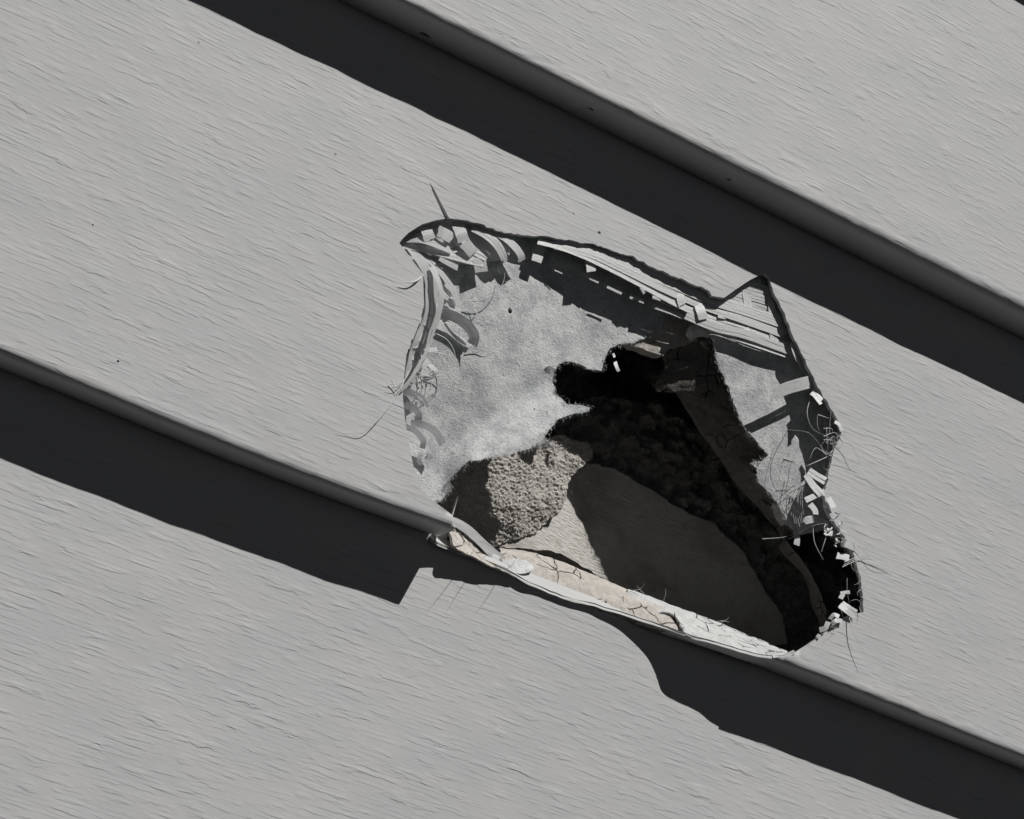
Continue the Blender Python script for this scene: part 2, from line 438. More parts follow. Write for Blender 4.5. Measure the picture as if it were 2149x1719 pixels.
# ------------------------------------------------------------------ sheathing board behind: paper facing over a gypsum core
board = empty('sheathing_board', P(1300, 700, -3.0))
tag(board, 'broken sheathing board with torn white paper facing and crumbling beige core inside the hole', 'sheathing board')
OP = -2.6
PIN = [(1385,690),(1368,700),(1350,710),(1330,720),(1300,722),(1282,732),(1270,750),(1262,778),(1235,775),(1212,762),(1190,757),(1172,765),(1163,780),
 (1160,795),(1163,825),(1178,835),(1190,850),(1215,850),(1238,855),(1236,862),(1200,870),(1170,882),(1150,905),(1143,920),(1160,938),(1140,935),(1110,943),
 (1060,955),(1010,965),(985,968),(955,995),(945,1010),(947,1030),(925,1052),(900,1060)]
PLOW = [(900,1100),(960,1200),(1100,1270),(1400,1370),(1640,1440),(1780,1400)]
PRI = [(1830,1300),(1815,1220),(1775,1145),(1735,1112),(1700,1118),(1672,1124),(1655,1100),(1630,1052),(1590,1010),(1588,985),(1575,970),(1600,968),(1612,955),
 (1590,930),(1560,895),(1545,860),(1530,815),(1508,770),(1495,715),(1478,688),(1455,668),(1420,664),(1398,672)]
def paper_o(px, py):
    ax, ay, bx, by = 1165, 785, 985, 925
    L = math.hypot(bx-ax, by-ay); dx, dy = (bx-ax)/L, (by-ay)/L
    t = (px-ax)*dx+(py-ay)*dy; d = (px-ax)*(-dy)+(py-ay)*dx     # d<0 is below-right of the crease
    d = -d
    along = max(0.0, min(1.0, (t+40)/80))*max(0.0, min(1.0, (L+40-t)/90))
    w = max(0.0, min(1.0, (1240-px)/240.0)); o = 3.6*w*w*(3-2*w)*max(0.25, min(1.0, (1000-py)/300.0))
    w = max(0.0, min(1.0, (px-1430)/70)); o += 2.0*w*w*(3-2*w)*max(0.2, min(1.0, (1120-py)/200))
    o0 = o; o = 0.0
    if d > 0: o += 0.008*d*along*min(1, d/25)
    if d > 0: o *= max(0.0, min(1.0, (190-d)/60))
    if d > -30 and 930 < px < 1270:
        e = ((985-py)*270-(px-960)*117)/294.3
        o += 4.2*max(0.0, min(1.0, 1-e/105))**1.5*max(0.0, min(1.0, (60+e)/40))*min(1.0, (px-930)/60)*max(0, min(1.0, (d+30)/40))
    if -45 < d <= 0: o += 0.55*along*(-math.cos(d/45*pi)-1)*0.5*1.0
    else: o += -0.55*along*max(0, 1-d/60) if d > 0 else 0
    return o+o0
ph = [(p.x, p.y) for p in jag(PIN+PLOW+PRI, 7, 2.6, 5.0)]
xs = [700+i*9 for i in range(0, 135)]; ys = [380+i*9 for i in range(0, 125)]
v2, fa = cdt_sheet(xs, ys, [ph])
pts = []
for v in v2:
    q = P(v.x, v.y, OP+paper_o(v.x, v.y)); q.y += 0.25*nz(q.x/9, 0, q.z/9, 3)+0.08*nz(q.x/2, 0, q.z/2, 9); pts.append(q)
# split the facing into its left and right remnants
fl = [t for t in fa if sum(v2[i].x for i in t)/3 < 1425]
fr = [t for t in fa if sum(v2[i].x for i in t)/3 >= 1425]
for nm_, ff in (('paper_facing', fl), ('paper_facing', fr)):
    used = sorted(set(i for t in ff for i in t)); ix = {a: b for b, a in enumerate(used)}
    V, F = thicken([pts[i] for i in used], [tuple(ix[i] for i in t) for t in ff], [Vector((0, -1, 0))]*len(used), 0.35)
    o = mesh(nm_, V, F, M_PAPER, board); hardness(o, 60)
    o['label'] = 'large torn paper facing on the left' if ff is fl else 'narrow torn paper facing on the right'
# gypsum core
CIN = [(1300,712),(1325,722),(1350,732),(1375,742),(1392,744),(1410,732),(1440,722),(1466,716),(1490,740)]
CR = [(1505,790),(1528,830),(1550,885),(1600,945),(1610,960),(1595,1010),(1630,1055),(1660,1105),(1735,1100),(1790,1150),(1835,1250),(1840,1400)]
CL = [(1600,1460),(1100,1300),(930,1220),(850,1110),(860,1060),(900,980),(990,920),(1090,890),(1120,860),(1130,840),(1140,820),(1140,770),(1175,735),(1230,745),(1248,750),(1256,725),(1280,708)]
chp = [(p.x, p.y) for p in jag(CIN+CR+CL, 7, 3.0, 7.0)]
v2, fa = cdt_sheet([700+i*16 for i in range(76)], [380+i*16 for i in range(70)], [chp])
pts = [P(v.x, v.y, OP-0.55)+Vector((0, 0.0, 0)) for v in v2]
for q in pts: q.y += 0.12*(1+nz(q.x/2, 0, q.z/2, 6))
V, F = thicken(pts, fa, [Vector((0.0, -1, 0))]*len(pts), 4.0)
o = mesh('gypsum_core', V, F, M_CORE, board); hardness(o, 50)
# inward-bent fracture below the right paper
FA = [(1448,690,-3.0),(1478,694,-3.0),(1493,716,-3.0),(1506,770,-3.0),(1528,815,-3.0),(1545,862,-3.0),(1560,893,-3.0),(1590,930,-3.0),(1611,957,-3.0),(1580,975,-3.4),(1590,1010,-3.2),(1630,1053,-3.2),(1656,1102,-3.2),(1672,1135,-3.2)]
FB = [(1392,745,-5),(1398,770,-6),(1380,800,-7),(1384,822,-7.5),(1412,815,-7.5),(1450,868,-8.5),(1472,905,-9),(1510,955,-10),(1545,1010,-11),(1600,1070,-12),(1640,1120,-12)]
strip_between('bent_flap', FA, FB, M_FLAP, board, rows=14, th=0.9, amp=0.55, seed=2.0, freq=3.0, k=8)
# second ragged ply lower right
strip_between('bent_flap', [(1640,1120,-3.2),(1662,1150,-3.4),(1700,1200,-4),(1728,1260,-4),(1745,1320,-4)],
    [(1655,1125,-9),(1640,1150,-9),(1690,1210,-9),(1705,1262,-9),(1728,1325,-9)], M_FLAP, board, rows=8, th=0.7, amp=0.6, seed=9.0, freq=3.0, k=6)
# lower rim: beige broken core, then white papered part
RA = [(1045,1150,-7),(1075,1153,-7),(1120,1160,-7),(1160,1172,-7),(1200,1187,-7),(1260,1212,-7),(1300,1230,-7),(1322,1240,-7),(1345,1249,-7),(1400,1272,-7),(1470,1300,-7)]
RB = [(1050,1192,-1.5),(1085,1206,-1.0),(1110,1215,0),(1140,1240,0.2),(1170,1252,0.2),(1215,1268,0.2),(1260,1280,0.4),(1310,1294,0.8),(1345,1303,1.6),(1400,1320,3.6),(1455,1338,6)]
strip_between('broken_rim', RA, RB, M_CORE, board, rows=10, th=1.6, amp=0.35, seed=4, freq=1.6, curve=1.2, k=7, up=Vector((0, -0.7, 0.7)))
RA2 = [(1318,1236,-6.4),(1360,1250,-6.6),(1400,1266,-6.6),(1450,1284,-6.6),(1500,1303,-6.6),(1560,1328,-6.4),(1610,1348,-6),(1648,1366,-5)]
RB2 = [(1312,1250,-4.6),(1340,1264,-3.2),(1358,1284,-0.6),(1372,1292,0.6),(1392,1284,0.2),(1418,1294,1.8),(1432,1318,5.0),(1446,1336,7.4),(1500,1352,9.0),(1560,1368,9.4),(1610,1377,9.8),(1652,1377,9.8)]
o = strip_between('rim_paper', RA2, RB2, M_RIM, board, rows=14, th=0.5, amp=0.30, seed=14, freq=2.5, curve=0.5, k=7, up=Vector((0, -0.7, 0.7)))
o['label'] = 'white papered strip along the lower rim'
# left end of the rim, seen through the torn butt
strip_between('broken_rim', [(926,1082,-0.5),(948,1092,-1),(966,1110,-1.2),(985,1128,-1.5),(1003,1150,-1.8),(1025,1168,-2),(1050,1190,-2),(1078,1203,-1.5)],
    [(930,1098,1.2),(946,1122,3),(953,1146,5),(975,1160,4.5),(1000,1172,4),(1025,1186,3.5),(1055,1198,2.5),(1085,1212,2)], M_CORE, board, rows=7, th=1.5, amp=0.28, seed=21, freq=1.6, k=6)
o = strip_between('curled_paper', [(908,1056,2.2),(935,1078,1.4),(965,1090,0.8),(990,1106,0.2),(1015,1130,-0.4),(1040,1152,-1.5),(1062,1170,-2.5)],
    [(912,1068,2.2),(930,1090,1.8),(955,1105,1.0),(982,1124,0.3),(1008,1148,-0.4),(1030,1170,-1.5),(1050,1182,-2.5)], M_LIP, board, rows=4, th=0.4, amp=0.12, seed=31, freq=3, k=6)
o = strip_between('curled_paper', [(1058,1176,-2.4),(1085,1172,-2.6),(1110,1180,-2),(1120,1190,-1)],
    [(1052,1184,-1.0),(1068,1196,0.4),(1092,1204,1.2),(1115,1200,0.5)], M_PAPER, board, rows=5, th=0.4, amp=0.15, seed=33, freq=2, curve=0.5, k=6)
# rolled paper knob at the top of the right paper
o = strip_between('curled_paper', [(1440,702,-1.0),(1446,688,0.4),(1458,680,1.0),(1472,680,0.8),(1484,688,0)],
    [(1446,715,-3.5),(1456,712,-2.6),(1466,708,-2.4),(1476,706,-2.2),(1488,710,-2.4)], M_PAPER, board, rows=6, th=0.5, amp=0.35, seed=37, freq=1.6, curve=1.0, k=6)
# curled tip left of the dark mouth
strip_between('curled_paper', [(1142,775,-1.6),(1150,768,-1.2),(1160,771,-1.4),(1168,777,-2.0)], [(1142,782,-2.2),(1146,795,-2.6),(1152,796,-2.6),(1160,786,-2.6)], M_PAPER, board, rows=4, th=0.3, amp=0.1, seed=41, freq=2, k=5)

# ------------------------------------------------------------------ broken chunk lying inside the cavity
chunk = empty('broken_board_chunk', P(1300, 1150, -26))
tag(chunk, 'beige broken slab inside the dark cavity, crumbled at its left end and partly sunlit', 'board chunk')
def chunk_o(px, py): return -28.0 + (py-1100)*0.012 + min(9.5, max(0.0, 1240-px)*0.085)
SM = [(1205,965),(1290,985),(1370,1030),(1440,1075),(1500,1100),(1560,1160),(1600,1230),(1640,1290),(1652,1350),(1600,1358),(1400,1282),(1312,1240),(1240,1200),(1185,1166),(1150,1154),(1080,1151),(1040,1146),
      (980,1110),(1040,1070),(1100,1030),(1160,990),(1185,975)]
CRB = [(1110,925),(1175,915),(1235,930),(1245,960),(1215,985),(1190,1015),(1188,1045),(1176,1078),(1150,1092),(1118,1124),(1080,1132),(1030,1152),(980,1110),(900,1090),(900,1000),(1000,940)]
def slab(name, outline, mat, step, ofun, amp, freq, th, seed, parent):
    poly = [(p.x, p.y) for p in jag(outline, 8, 3.5, seed)]
    x0 = min(p[0] for p in poly); x1 = max(p[0] for p in poly); y0 = min(p[1] for p in poly); y1 = max(p[1] for p in poly)
    xs = [x0-2+i*step for i in range(int((x1-x0+4)/step)+2)]; ys = [y0-2+i*step for i in range(int((y1-y0+4)/step)+2)]
    v2, fa = cdt_sheet(xs, ys, [poly])
    # keep inside only
    v2b, fb = v2, []
    r = delaunay_2d_cdt([Vector((x+random.uniform(-.3, .3)*step, y+random.uniform(-.3, .3)*step)) for y in ys for x in xs if inside((x, y), poly)]+[Vector(p) for p in poly],
        [], [], 0, 1e-5)
    v2 = r[0]
    for t in r[2]:
        cx = sum(v2[i].x for i in t)/3; cy = sum(v2[i].y for i in t)/3
        if inside((cx, cy), poly): fb.append(tuple(t))
    pts = []
    for v in v2:
        q = P(v.x, v.y, ofun(v.x, v.y))
        n3 = Vector((q.x/freq+seed, 0, q.z/freq))
        h = noise.fractal(n3, 0.9, 2.1, 5) if amp > 0.3 else noise.noise(n3)
        if mat is M_CRUMB: h = 0.9*noise.noise(n3*0.6)+0.5*noise.noise(n3*3.7)+0.6*noise.noise(n3*8.5)-0.9*max(0, noise.noise(n3*2.0+Vector((5, 5, 5)))-0.25)*2
        q.y -= h*amp; pts.append(q)
    V, F = thicken(pts, fb, [Vector((0, -1, 0))]*len(pts), th)
    o = mesh(name, V, F, mat, parent); hardness(o, 70); return o
slab('smooth_face', SM, M_CHUNK, 9, chunk_o, 0.12, 8.0, 6.0, 3.0, chunk)
slab('crumbled_end', CRB, M_CRUMB, 1.9, lambda x, y: -15.0-max(0, (x-1080))*0.03-max(0, y-1060)*0.03, 0.62, 2.6, 5.0, 5.0, chunk)

# ------------------------------------------------------------------ dark back of the cavity
V, F = [], []
nx, nzn = 150, 120
for j in range(nzn+1):
    for i in range(nx+1):
        x = -70+i*1.35; z = -60+j*1.35
        h = noise.fractal(Vector((x/11, 3, z/7)), 0.9, 2.1, 5)
        V.append(Vector((x, 37-h*9.0, z)))
F = [(j*(nx+1)+i, j*(nx+1)+i+1, (j+1)*(nx+1)+i+1, (j+1)*(nx+1)+i) for j in range(nzn) for i in range(nx)]
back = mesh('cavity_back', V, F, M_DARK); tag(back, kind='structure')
# rubble between slab and flap
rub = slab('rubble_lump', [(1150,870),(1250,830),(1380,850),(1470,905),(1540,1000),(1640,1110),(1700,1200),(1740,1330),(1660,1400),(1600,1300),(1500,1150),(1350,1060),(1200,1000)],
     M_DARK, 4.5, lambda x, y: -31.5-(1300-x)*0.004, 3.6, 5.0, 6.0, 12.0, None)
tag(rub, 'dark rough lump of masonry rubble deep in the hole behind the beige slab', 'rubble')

# ------------------------------------------------------------------ woven plastic wrap
def fo(pts):
    return [(x, y, -PF(x, y, 0.0, o-100).y if o > 90 else o) for x, y, o in pts]
def ribbon(parent, pts, w, th=0.07, tilt=0.0, k=5, name='ribbon', taper=False, rag=0.0):
    """flat tape through (px,py,o) points; w in photo pixels; tilt raises one edge (mm)"""
    if w >= 9 and not rag and sum(math.hypot(pts[i+1][0]-pts[i][0], pts[i+1][1]-pts[i][1]) for i in range(len(pts)-1)) > (28 if pts[0][0] > 1640 else 52):
        pts = fo(pts); ns_ = max(2, int(round(w/6.0))); V, F = [], []
        tl_ = tilt if isinstance(tilt, (tuple, list)) else (tilt, tilt)
        div = random.uniform(0.85, 1.35)
        for j in range(ns_):
            u = (j+0.5)/ns_*2-1; sp = []
            m_ = len(pts)
            for i, (px, py, o) in enumerate(pts):
                a = pts[max(i-1, 0)]; b = pts[min(i+1, m_-1)]; L = math.hypot(b[0]-a[0], b[1]-a[1]) or 1
                nx_, ny_ = -(b[1]-a[1])/L, (b[0]-a[0])/L; t = i/(m_-1)
                off = u*w/2*(1+(div-1)*t*t)+random.uniform(-.5, .5)
                q = o+u*(tl_[0]*(1-t)+tl_[1]*t)+random.uniform(-.07, .07)
                sp.append((px+nx_*off, py+ny_*off, q))
            a, b = sp[-2], sp[-1]; tr = random.uniform(-.25, .12)
            sp[-1] = tuple(b[i]+(b[i]-a[i])*tr for i in range(3))
            v_, f_ = ribbon(None, sp, w/ns_*random.uniform(0.86, 1.06), th, (tl_[0]/ns_, tl_[1]/ns_), k, rag=2)
            b0 = len(V); V += v_; F += [tuple(x+b0 for x in t) for t in f_]
        o = mesh(name, V, F, M_PL2 if parent in SHEER else M_PL, parent); hardness(o, 35); return o
    c = crom(fo(pts), k); V = []; n = len(c)
    for i, (px, py, o) in enumerate(c):
        a = c[max(i-1, 0)]; b = c[min(i+1, n-1)]
        dx, dy = b[0]-a[0], b[1]-a[1]; L = math.hypot(dx, dy) or 1
        nx_, ny_ = -dy/L, dx/L
        t = i/(n-1); ww = w*(1-0.85*t if taper else 1)/2
        tl = tilt if not isinstance(tilt, (tuple, list)) else tilt[0]*(1-t)+tilt[1]*t
        ww *= 1+0.10*noise.noise(Vector((px/9, py/9, o)))
        ex = (dx/L, dy/L) if i in (0, n-1) else (0, 0); q1, q2, q3 = [random.uniform(-.35, .35)*ww for _ in range(3)]
        e = P(px+nx_*ww+ex[0]*q1, py+ny_*ww+ex[1]*q1, o+tl); g = P(px-nx_*ww+ex[0]*q2, py-ny_*ww+ex[1]*q2, o-tl)
        mid = e.lerp(g, 0.5)+Vector((0, -0.02*w*0.11, 0))
        V += [e, mid, g]
    F = [(i*3+j, (i+1)*3+j, (i+1)*3+j+1, i*3+j+1) for i in range(n-1) for j in range(2)]
    V, F = thicken(V, F, [Vector((0, -1, 0))]*len(V), th)
    if rag == 2: return V, F
    o = mesh(name, V, F, M_PL2 if parent in SHEER else M_PL, parent); hardness(o, 35); return o
SHEER = []
def fiber(parent, pts, r=0.09, k=6, taper=True, name='fiber', mat=None):
    c = crom(fo(pts), k); V = []; n = len(c); S = 6
    pp = [P(*q) for q in c]
    for i, p in enumerate(pp):
        d = (pp[min(i+1, n-1)]-pp[max(i-1, 0)]).normalized()
        a = d.cross(Vector((0.3, -1, 0.2))).normalized(); b = d.cross(a)
        rr = r*(1-0.8*(i/(n-1))**1.5) if taper else r
        for s in range(S): V.append(p+(a*cos(2*pi*s/S)+b*sin(2*pi*s/S)*0.7)*rr)
    F = [(i*S+s, i*S+(s+1) % S, (i+1)*S+(s+1) % S, (i+1)*S+s) for i in range(n-1) for s in range(S)]
    F += [tuple(range(S)), tuple((n-1)*S+s for s in reversed(range(S)))]
    return mesh(name, V, F, mat or M_PL, parent)

top = empty('woven_wrap', P(1400, 640, 2))
tag(top, 'long white woven plastic tapes hanging under the upper edge of the hole', 'torn wrap', 'shreds of woven plastic wrap')
T = [
 ([(1128,506,3.4),(1180,520,3.2),(1240,543,3.0),(1330,588,2.6),(1420,637,2.4),(1500,672,2.2),(1580,697,2.2),(1680,742,1.8)], 13),
 ([(1165,512,3.0),(1240,530,2.8),(1310,562,2.6),(1400,606,2.4),(1480,640,2.3),(1560,668,2.2),(1650,700,2.0)], 17),
 ([(1200,518,2.2),(1260,530,2.2),(1330,560,2.2),(1410,594,2.2),(1490,628,2.2),(1560,650,2.1),(1650,680,2.0)], 17),
 ([(1225,522,1.6),(1290,538,1.6),(1350,562,1.6),(1430,596,1.7),(1510,630,1.7),(1580,655,1.7),(1655,676,1.6)], 15),
 ([(1470,612,1.8),(1520,634,2.0),(1580,650,2.0),(1650,672,1.8)], 17),
 ([(1480,596,1.5),(1540,616,1.8),(1600,632,1.8),(1650,650,1.6)], 17),
 ([(1500,585,1.3),(1560,600,1.6),(1610,614,1.6),(1650,630,1.5)], 17),
 ([(1440,660,1.6),(1500,686,1.5),(1560,700,1.4),(1620,722,1.2),(1690,748,1.0)], 15),
 ([(1480,688,0.9),(1540,708,0.8),(1600,728,0.7),(1670,752,0.6)], 8),
]
for i_, (p, w) in enumerate(T): ribbon(top, [(x, y, o-0.5*math.exp(-((x-1450)/90)**2)-(1.5 if 3 < i_ < 7 else 0.8 if i_ < 4 else 0)*max(0.0, min(1.0, (x-1420)/120))+0.1*i_) for x, y, o in p], w*(1.3 if i_ > 0 else 1), tilt=(0.2, 0.12) if i_ < 3 or i_ > 7 else (0.05, 0.03), k=7)
for p, w in [
 ([(1135,500,1.2),(1133,520,1.9),(1126,548,2.4)], 22), ([(1078,490,1.6),(1080,500,2),(1082,508,2.2)], 22),
 ([(1238,520,1.6),(1239,545,2.4),(1241,568,2.8)], 20), ([(1290,545,1.6),(1296,566,2.2),(1300,574,2.3)], 16),
 ([(1345,590,1.6),(1352,606,2.1),(1356,614,2.2)], 17), ([(1380,606,1.6),(1379,620,2.2),(1378,628,2.3)], 18),
 ([(1466,640,1.8),(1472,655,2.3),(1476,668,2.3)], 19), ([(1425,606,1.6),(1428,624,2.1),(1432,640,2.2)], 17),
 ([(1515,625,0.8),(1516,648,1.2),(1515,668,1.6)], 16), ([(1565,610,0.6),(1570,650,1.0),(1572,690,1.2)], 16),
 ([(1620,600,0.6),(1620,640,1.0),(1622,690,1.2),(1626,720,1.2)], 15), ([(1566,688,1.6),(1570,700,1.8),(1574,712,1.8)], 10),
 ([(1617,740,0.2),(1622,748,0.6),(1624,756,0.6)], 16)]:
    ribbon(top, p, w, k=4, tilt=0.1)
for p, w in [([(1183,558,-1.2),(1198,564,-1.2)], 3), ([(1217,574,-1.4),(1257,593,-1.4)], 5), ([(1274,602,-1.2),(1304,616,-1.2)], 5), ([(1322,622,-1.6),(1352,633,-1.6)], 9),
             ([(1370,642,-1.6),(1410,656,-1.6),(1440,668,-1.8)], 9), ([(1164,567,-1.8),(1180,574,-1.8)], 2.5), ([(1345,604,0),(1352,611,0)], 6), ([(1372,628,-1),(1410,643,-1)], 2.5)]:
    ribbon(top, [(x+0, y, o+2.7) for x, y, o in p], w, k=3)

tl = empty('woven_wrap', P(960, 520, 2))
tag(tl, 'tangle of glossy white plastic tapes in the pointed upper left corner of the hole', 'torn wrap', 'shreds of woven plastic wrap')
SHEER.append(tl)
strip_between('wrap_sheet', [(868,492,2.2),(910,478,1.8),(960,474,1.4),(1020,486,1.2),(1075,500,1.2)], [(880,530,2.6),(930,545,2.4),(975,556,2.2),(1020,552,2.0),(1068,540,2.0)], M_PL2, tl, rows=8, th=0.05, amp=0.25, seed=51, freq=3, k=6)
for p, w, ti in [
 ([(846,512,2.6),(880,518,3.2),(930,530,3.6),(980,543,3.6),(1020,552,3.4)], 20, 0.4),
 ([(852,502,2.6),(880,502,3.6),(910,510,4.0),(945,524,3.6)], 15, 0.8),
 ([(893,477,3.4),(898,490,4.0),(903,505,4.1)], 24, 0.3), ([(925,540,3.9),(945,552,3.8),(962,560,3.6)], 16, 0.2),
 ([(918,484,3.6),(934,491,4.1),(948,500,4.1)], 23, 0.3),
 ([(962,474,3.4),(968,490,4.2),(973,505,4.2)], 25, 0.3), ([(974,508,4.3),(984,520,4.2),(996,534,4.0)], 24, 0.3),
 ([(960,505,2.6),(985,520,3.0),(1010,532,3.2),(1025,540,3.2)], 20, 0.4),
 ([(992,478,3.0),(1020,492,3.8),(1042,512,4.2),(1056,535,4.0),(1061,550,3.4)], 17, 0.5),
 ([(1030,482,2.6),(1060,500,3.6),(1080,517,4.0),(1093,535,4.0),(1095,550,3.4)], 14, 0.5),
 ([(1004,540,3.4),(1008,556,3.6),(1011,573,3.6)], 27, 0.3),
 ([(850,520,2.4),(868,545,2.8),(890,570,3.0),(912,595,3.0)], 26, 0.6),
 ([(868,520,2.6),(900,545,3.2),(925,572,3.6),(950,608,3.4),(962,640,3.0)], 12, 0.4),
 ([(1005,470,1.4),(1035,478,1.6),(1060,487,1.6)], 9, 0.1),
 ([(900,540,1.2),(935,555,1.2),(965,575,1.0)], 22, 0.2),
 ]:
    ribbon(tl, p, w, tilt=ti)
fiber(tl, [(985,632,2.5),(1010,630,3),(1035,620,3.2),(1055,595,3.0),(1060,570,2.6)], 0.16)
fiber(tl, [(888,577,6),(876,588,100.5),(862,593,101),(842,593,100.8)], 0.30)

ll = empty('woven_wrap', P(890, 740, 2))
tag(ll, 'frayed white plastic tapes and hairs spilling over the left edge of the hole', 'torn wrap', 'shreds of woven plastic wrap')
SHEER.append(ll)
strip_between('wrap_sheet', [(852,520,4.6),(880,560,4.8),(893,600,4.6),(890,660,4.8),(868,715,5.2),(852,770,5.2),(850,815,4.6)], [(885,535,3.4),(915,570,3.2),(930,615,3.0),(925,665,3.0),(905,715,3.4),(890,760,3.4),(875,805,3.2)], M_PL2, ll, rows=8, th=0.05, amp=0.35, seed=57, freq=3, k=6)
for p, w, ti in [
 ([(905,560,4.5),(920,590,5.6),(927,625,6.2),(918,665,6.6),(905,700,6.8),(900,725,7)], 11, 0.3),
 ([(903,700,6.4),(896,735,7.4),(880,765,8.6),(862,795,10),(842,820,100.8)], 7, 0.2),
 ([(925,655,3.2),(955,665,3.4),(980,682,3.6),(995,705,3.2),(990,725,2.6)], 24, -0.9),
 ([(930,680,2.4),(945,697,1.8),(965,712,1.6),(985,725,1.4)], 10, 0.2),
 ([(890,640,4.0),(905,645,4.2),(918,655,4.2)], 26, 0.2), ([(885,668,4.2),(900,676,4.4),(915,684,4.4)], 22, 0.2),
 ([(868,700,4.4),(885,705,4.6),(903,718,4.6)], 24, 0.3), ([(858,726,4.6),(870,725,4.8),(884,722,4.8)], 12, 0.2),
 ([(862,745,4.4),(880,752,4.6),(900,770,4.4)], 18, 0.3), ([(890,730,4.4),(905,734,4.6),(918,732,4.6)], 10, 0.2),
 ([(900,765,4.4),(915,780,4.6),(905,792,4.4),(885,796,4.4)], 9, 0.3),
 ([(845,822,3.6),(865,826,3.4),(885,838,3.2),(893,855,2.8)], 14, -0.8),
 ([(850,850,3.8),(866,855,3.6),(878,868,3.2),(877,885,3.0)], 15, -0.8),
 ([(850,895,3.8),(872,905,3.2),(888,925,3.0),(885,945,2.6)], 13, -0.8),
 ([(862,888,3.6),(890,892,3.0),(915,908,2.4),(930,935,2.0)], 15, -0.9),
 ([(885,975,1.6),(880,965,2),(886,950,2.2),(896,945,2.0),(902,955,1.6),(896,965,1.2)], 10, 0.1),
 ([(905,580,3),(925,605,3.2),(945,625,3.2)], 20, 0.3), ([(915,625,2.6),(935,632,2.6),(955,640,2.4)], 18, 0.2)]:
    ribbon(ll, p, w, tilt=ti)
for p in [[(845,815,100.7),(815,855,100.9),(785,890,101.3),(760,908,101),(735,910,100.6),(706,908,100.3)], [(865,765,9),(854,790,100.3),(838,805,100.6),(806,808,100.3)],
          [(858,775,9),(848,800,100.4),(832,815,100.8),(815,812,100.9)], [(912,740,4),(935,745,3.6),(952,760,3.2),(950,780,3),(932,792,3)],
          [(915,700,4),(940,715,3.6),(955,745,3.4),(948,775,3),(905,792,3.4)], [(910,720,4),(925,760,4),(900,785,4.2),(870,790,4.4)],
          [(905,560,3.6),(930,600,3.4),(950,640,2.8),(965,655,2.5)], [(895,570,3.6),(905,605,3.8),(915,640,4.2)], [(898,745,5),(880,775,5.5),(862,790,6)],
          [(1003,653,1.5),(995,665,1.6),(985,650,1.2)], [(990,722,2.0),(1005,730,1.4),(1020,737,1.2),(1034,733,1.2)], [(905,800,2.2),(904,815,2.0),(898,822,1.6)],
          [(875,780,5.4),(900,790,4.6),(935,785,3.6),(958,768,3.0)], [(822,800,100.8),(830,818,100.5),(830,830,100.3)]]:
    fiber(ll, p, 0.13)
for x in (876, 885, 893): fiber(ll, [(x-2,790,3.5),(x+1,810,3.0),(x-1,838,2.6)], 0.28, taper=False)

rr = empty('woven_wrap', P(1740, 960, 3))
RF = lambda q: (q[0], q[1], 100.25+max(0.0, q[2]-4.5)*0.5) if q[0] > 1684 and 840 < q[1] and q[2] < 90 else q
tag(rr, 'knotted bundle of white plastic tapes and hairs along the right edge of the hole', 'torn wrap', 'shreds of woven plastic wrap')
for p, w, ti in [
 ([(1703,801,3.4),(1680,806,4.2),(1650,815,4.6),(1620,829,4.8)], 27, 0.5),
 ([(1662,718,2.4),(1668,740,2.8),(1680,765,2.6),(1698,788,2.0)], 8, 0.3),
 ([(1704,822,4),(1712,828,4.4),(1725,845,4.2)], 14, 0.3),
 ([(1697,988,4),(1715,1000,4.6),(1735,1012,5.2)], 15, 0.3), ([(1692,996,4),(1706,1018,4.6),(1728,1042,5.4)], 14, 0.3),
 ([(1690,1050,3.8),(1712,1040,4.8),(1732,1030,5.4)], 12, 0.3), ([(1738,1045,5.6),(1750,1065,6.4)], 12, 0.3),
 ([(1700,1058,3.0),(1710,1070,3.2),(1712,1080,3)], 12, 0.3),
 ([(1733,1110,4.6),(1740,1118,5),(1748,1120,5)], 11, 0.3),
 ([(1765,1140,4.8),(1778,1142,7),(1796,1150,100.2)], 15, 0.2), 
 ([(1757,1166,4),(1770,1168,4.6),(1782,1172,5)], 14, 0.4), ([(1764,1245,4),(1776,1243,4.4),(1784,1243,4.4)], 7, 0.1),
 ([(1764,1256,4),(1770,1246,4.4)], 10, 0.1), ([(1764,1268,4.4),(1780,1280,6),(1795,1290,100.7)], 18, 0.4),
 ([(1720,1322,4.6),(1732,1318,6),(1738,1306,6.4)], 11, 0.3), ([(1742,1300,5),(1750,1290,6),(1762,1295,6.8)], 8, 0.3), ([(1714,1340,4.6),(1720,1332,5)], 8, 0.2),
 ([(1745,1310,6),(1755,1302,7),(1768,1304,100.6)], 9, 0.4), ([(1752,885,4.4),(1762,892,5),(1766,905,5)], 7, 0.2)]:
    ribbon(rr, [RF(q) for q in p], w, tilt=ti*0.5)
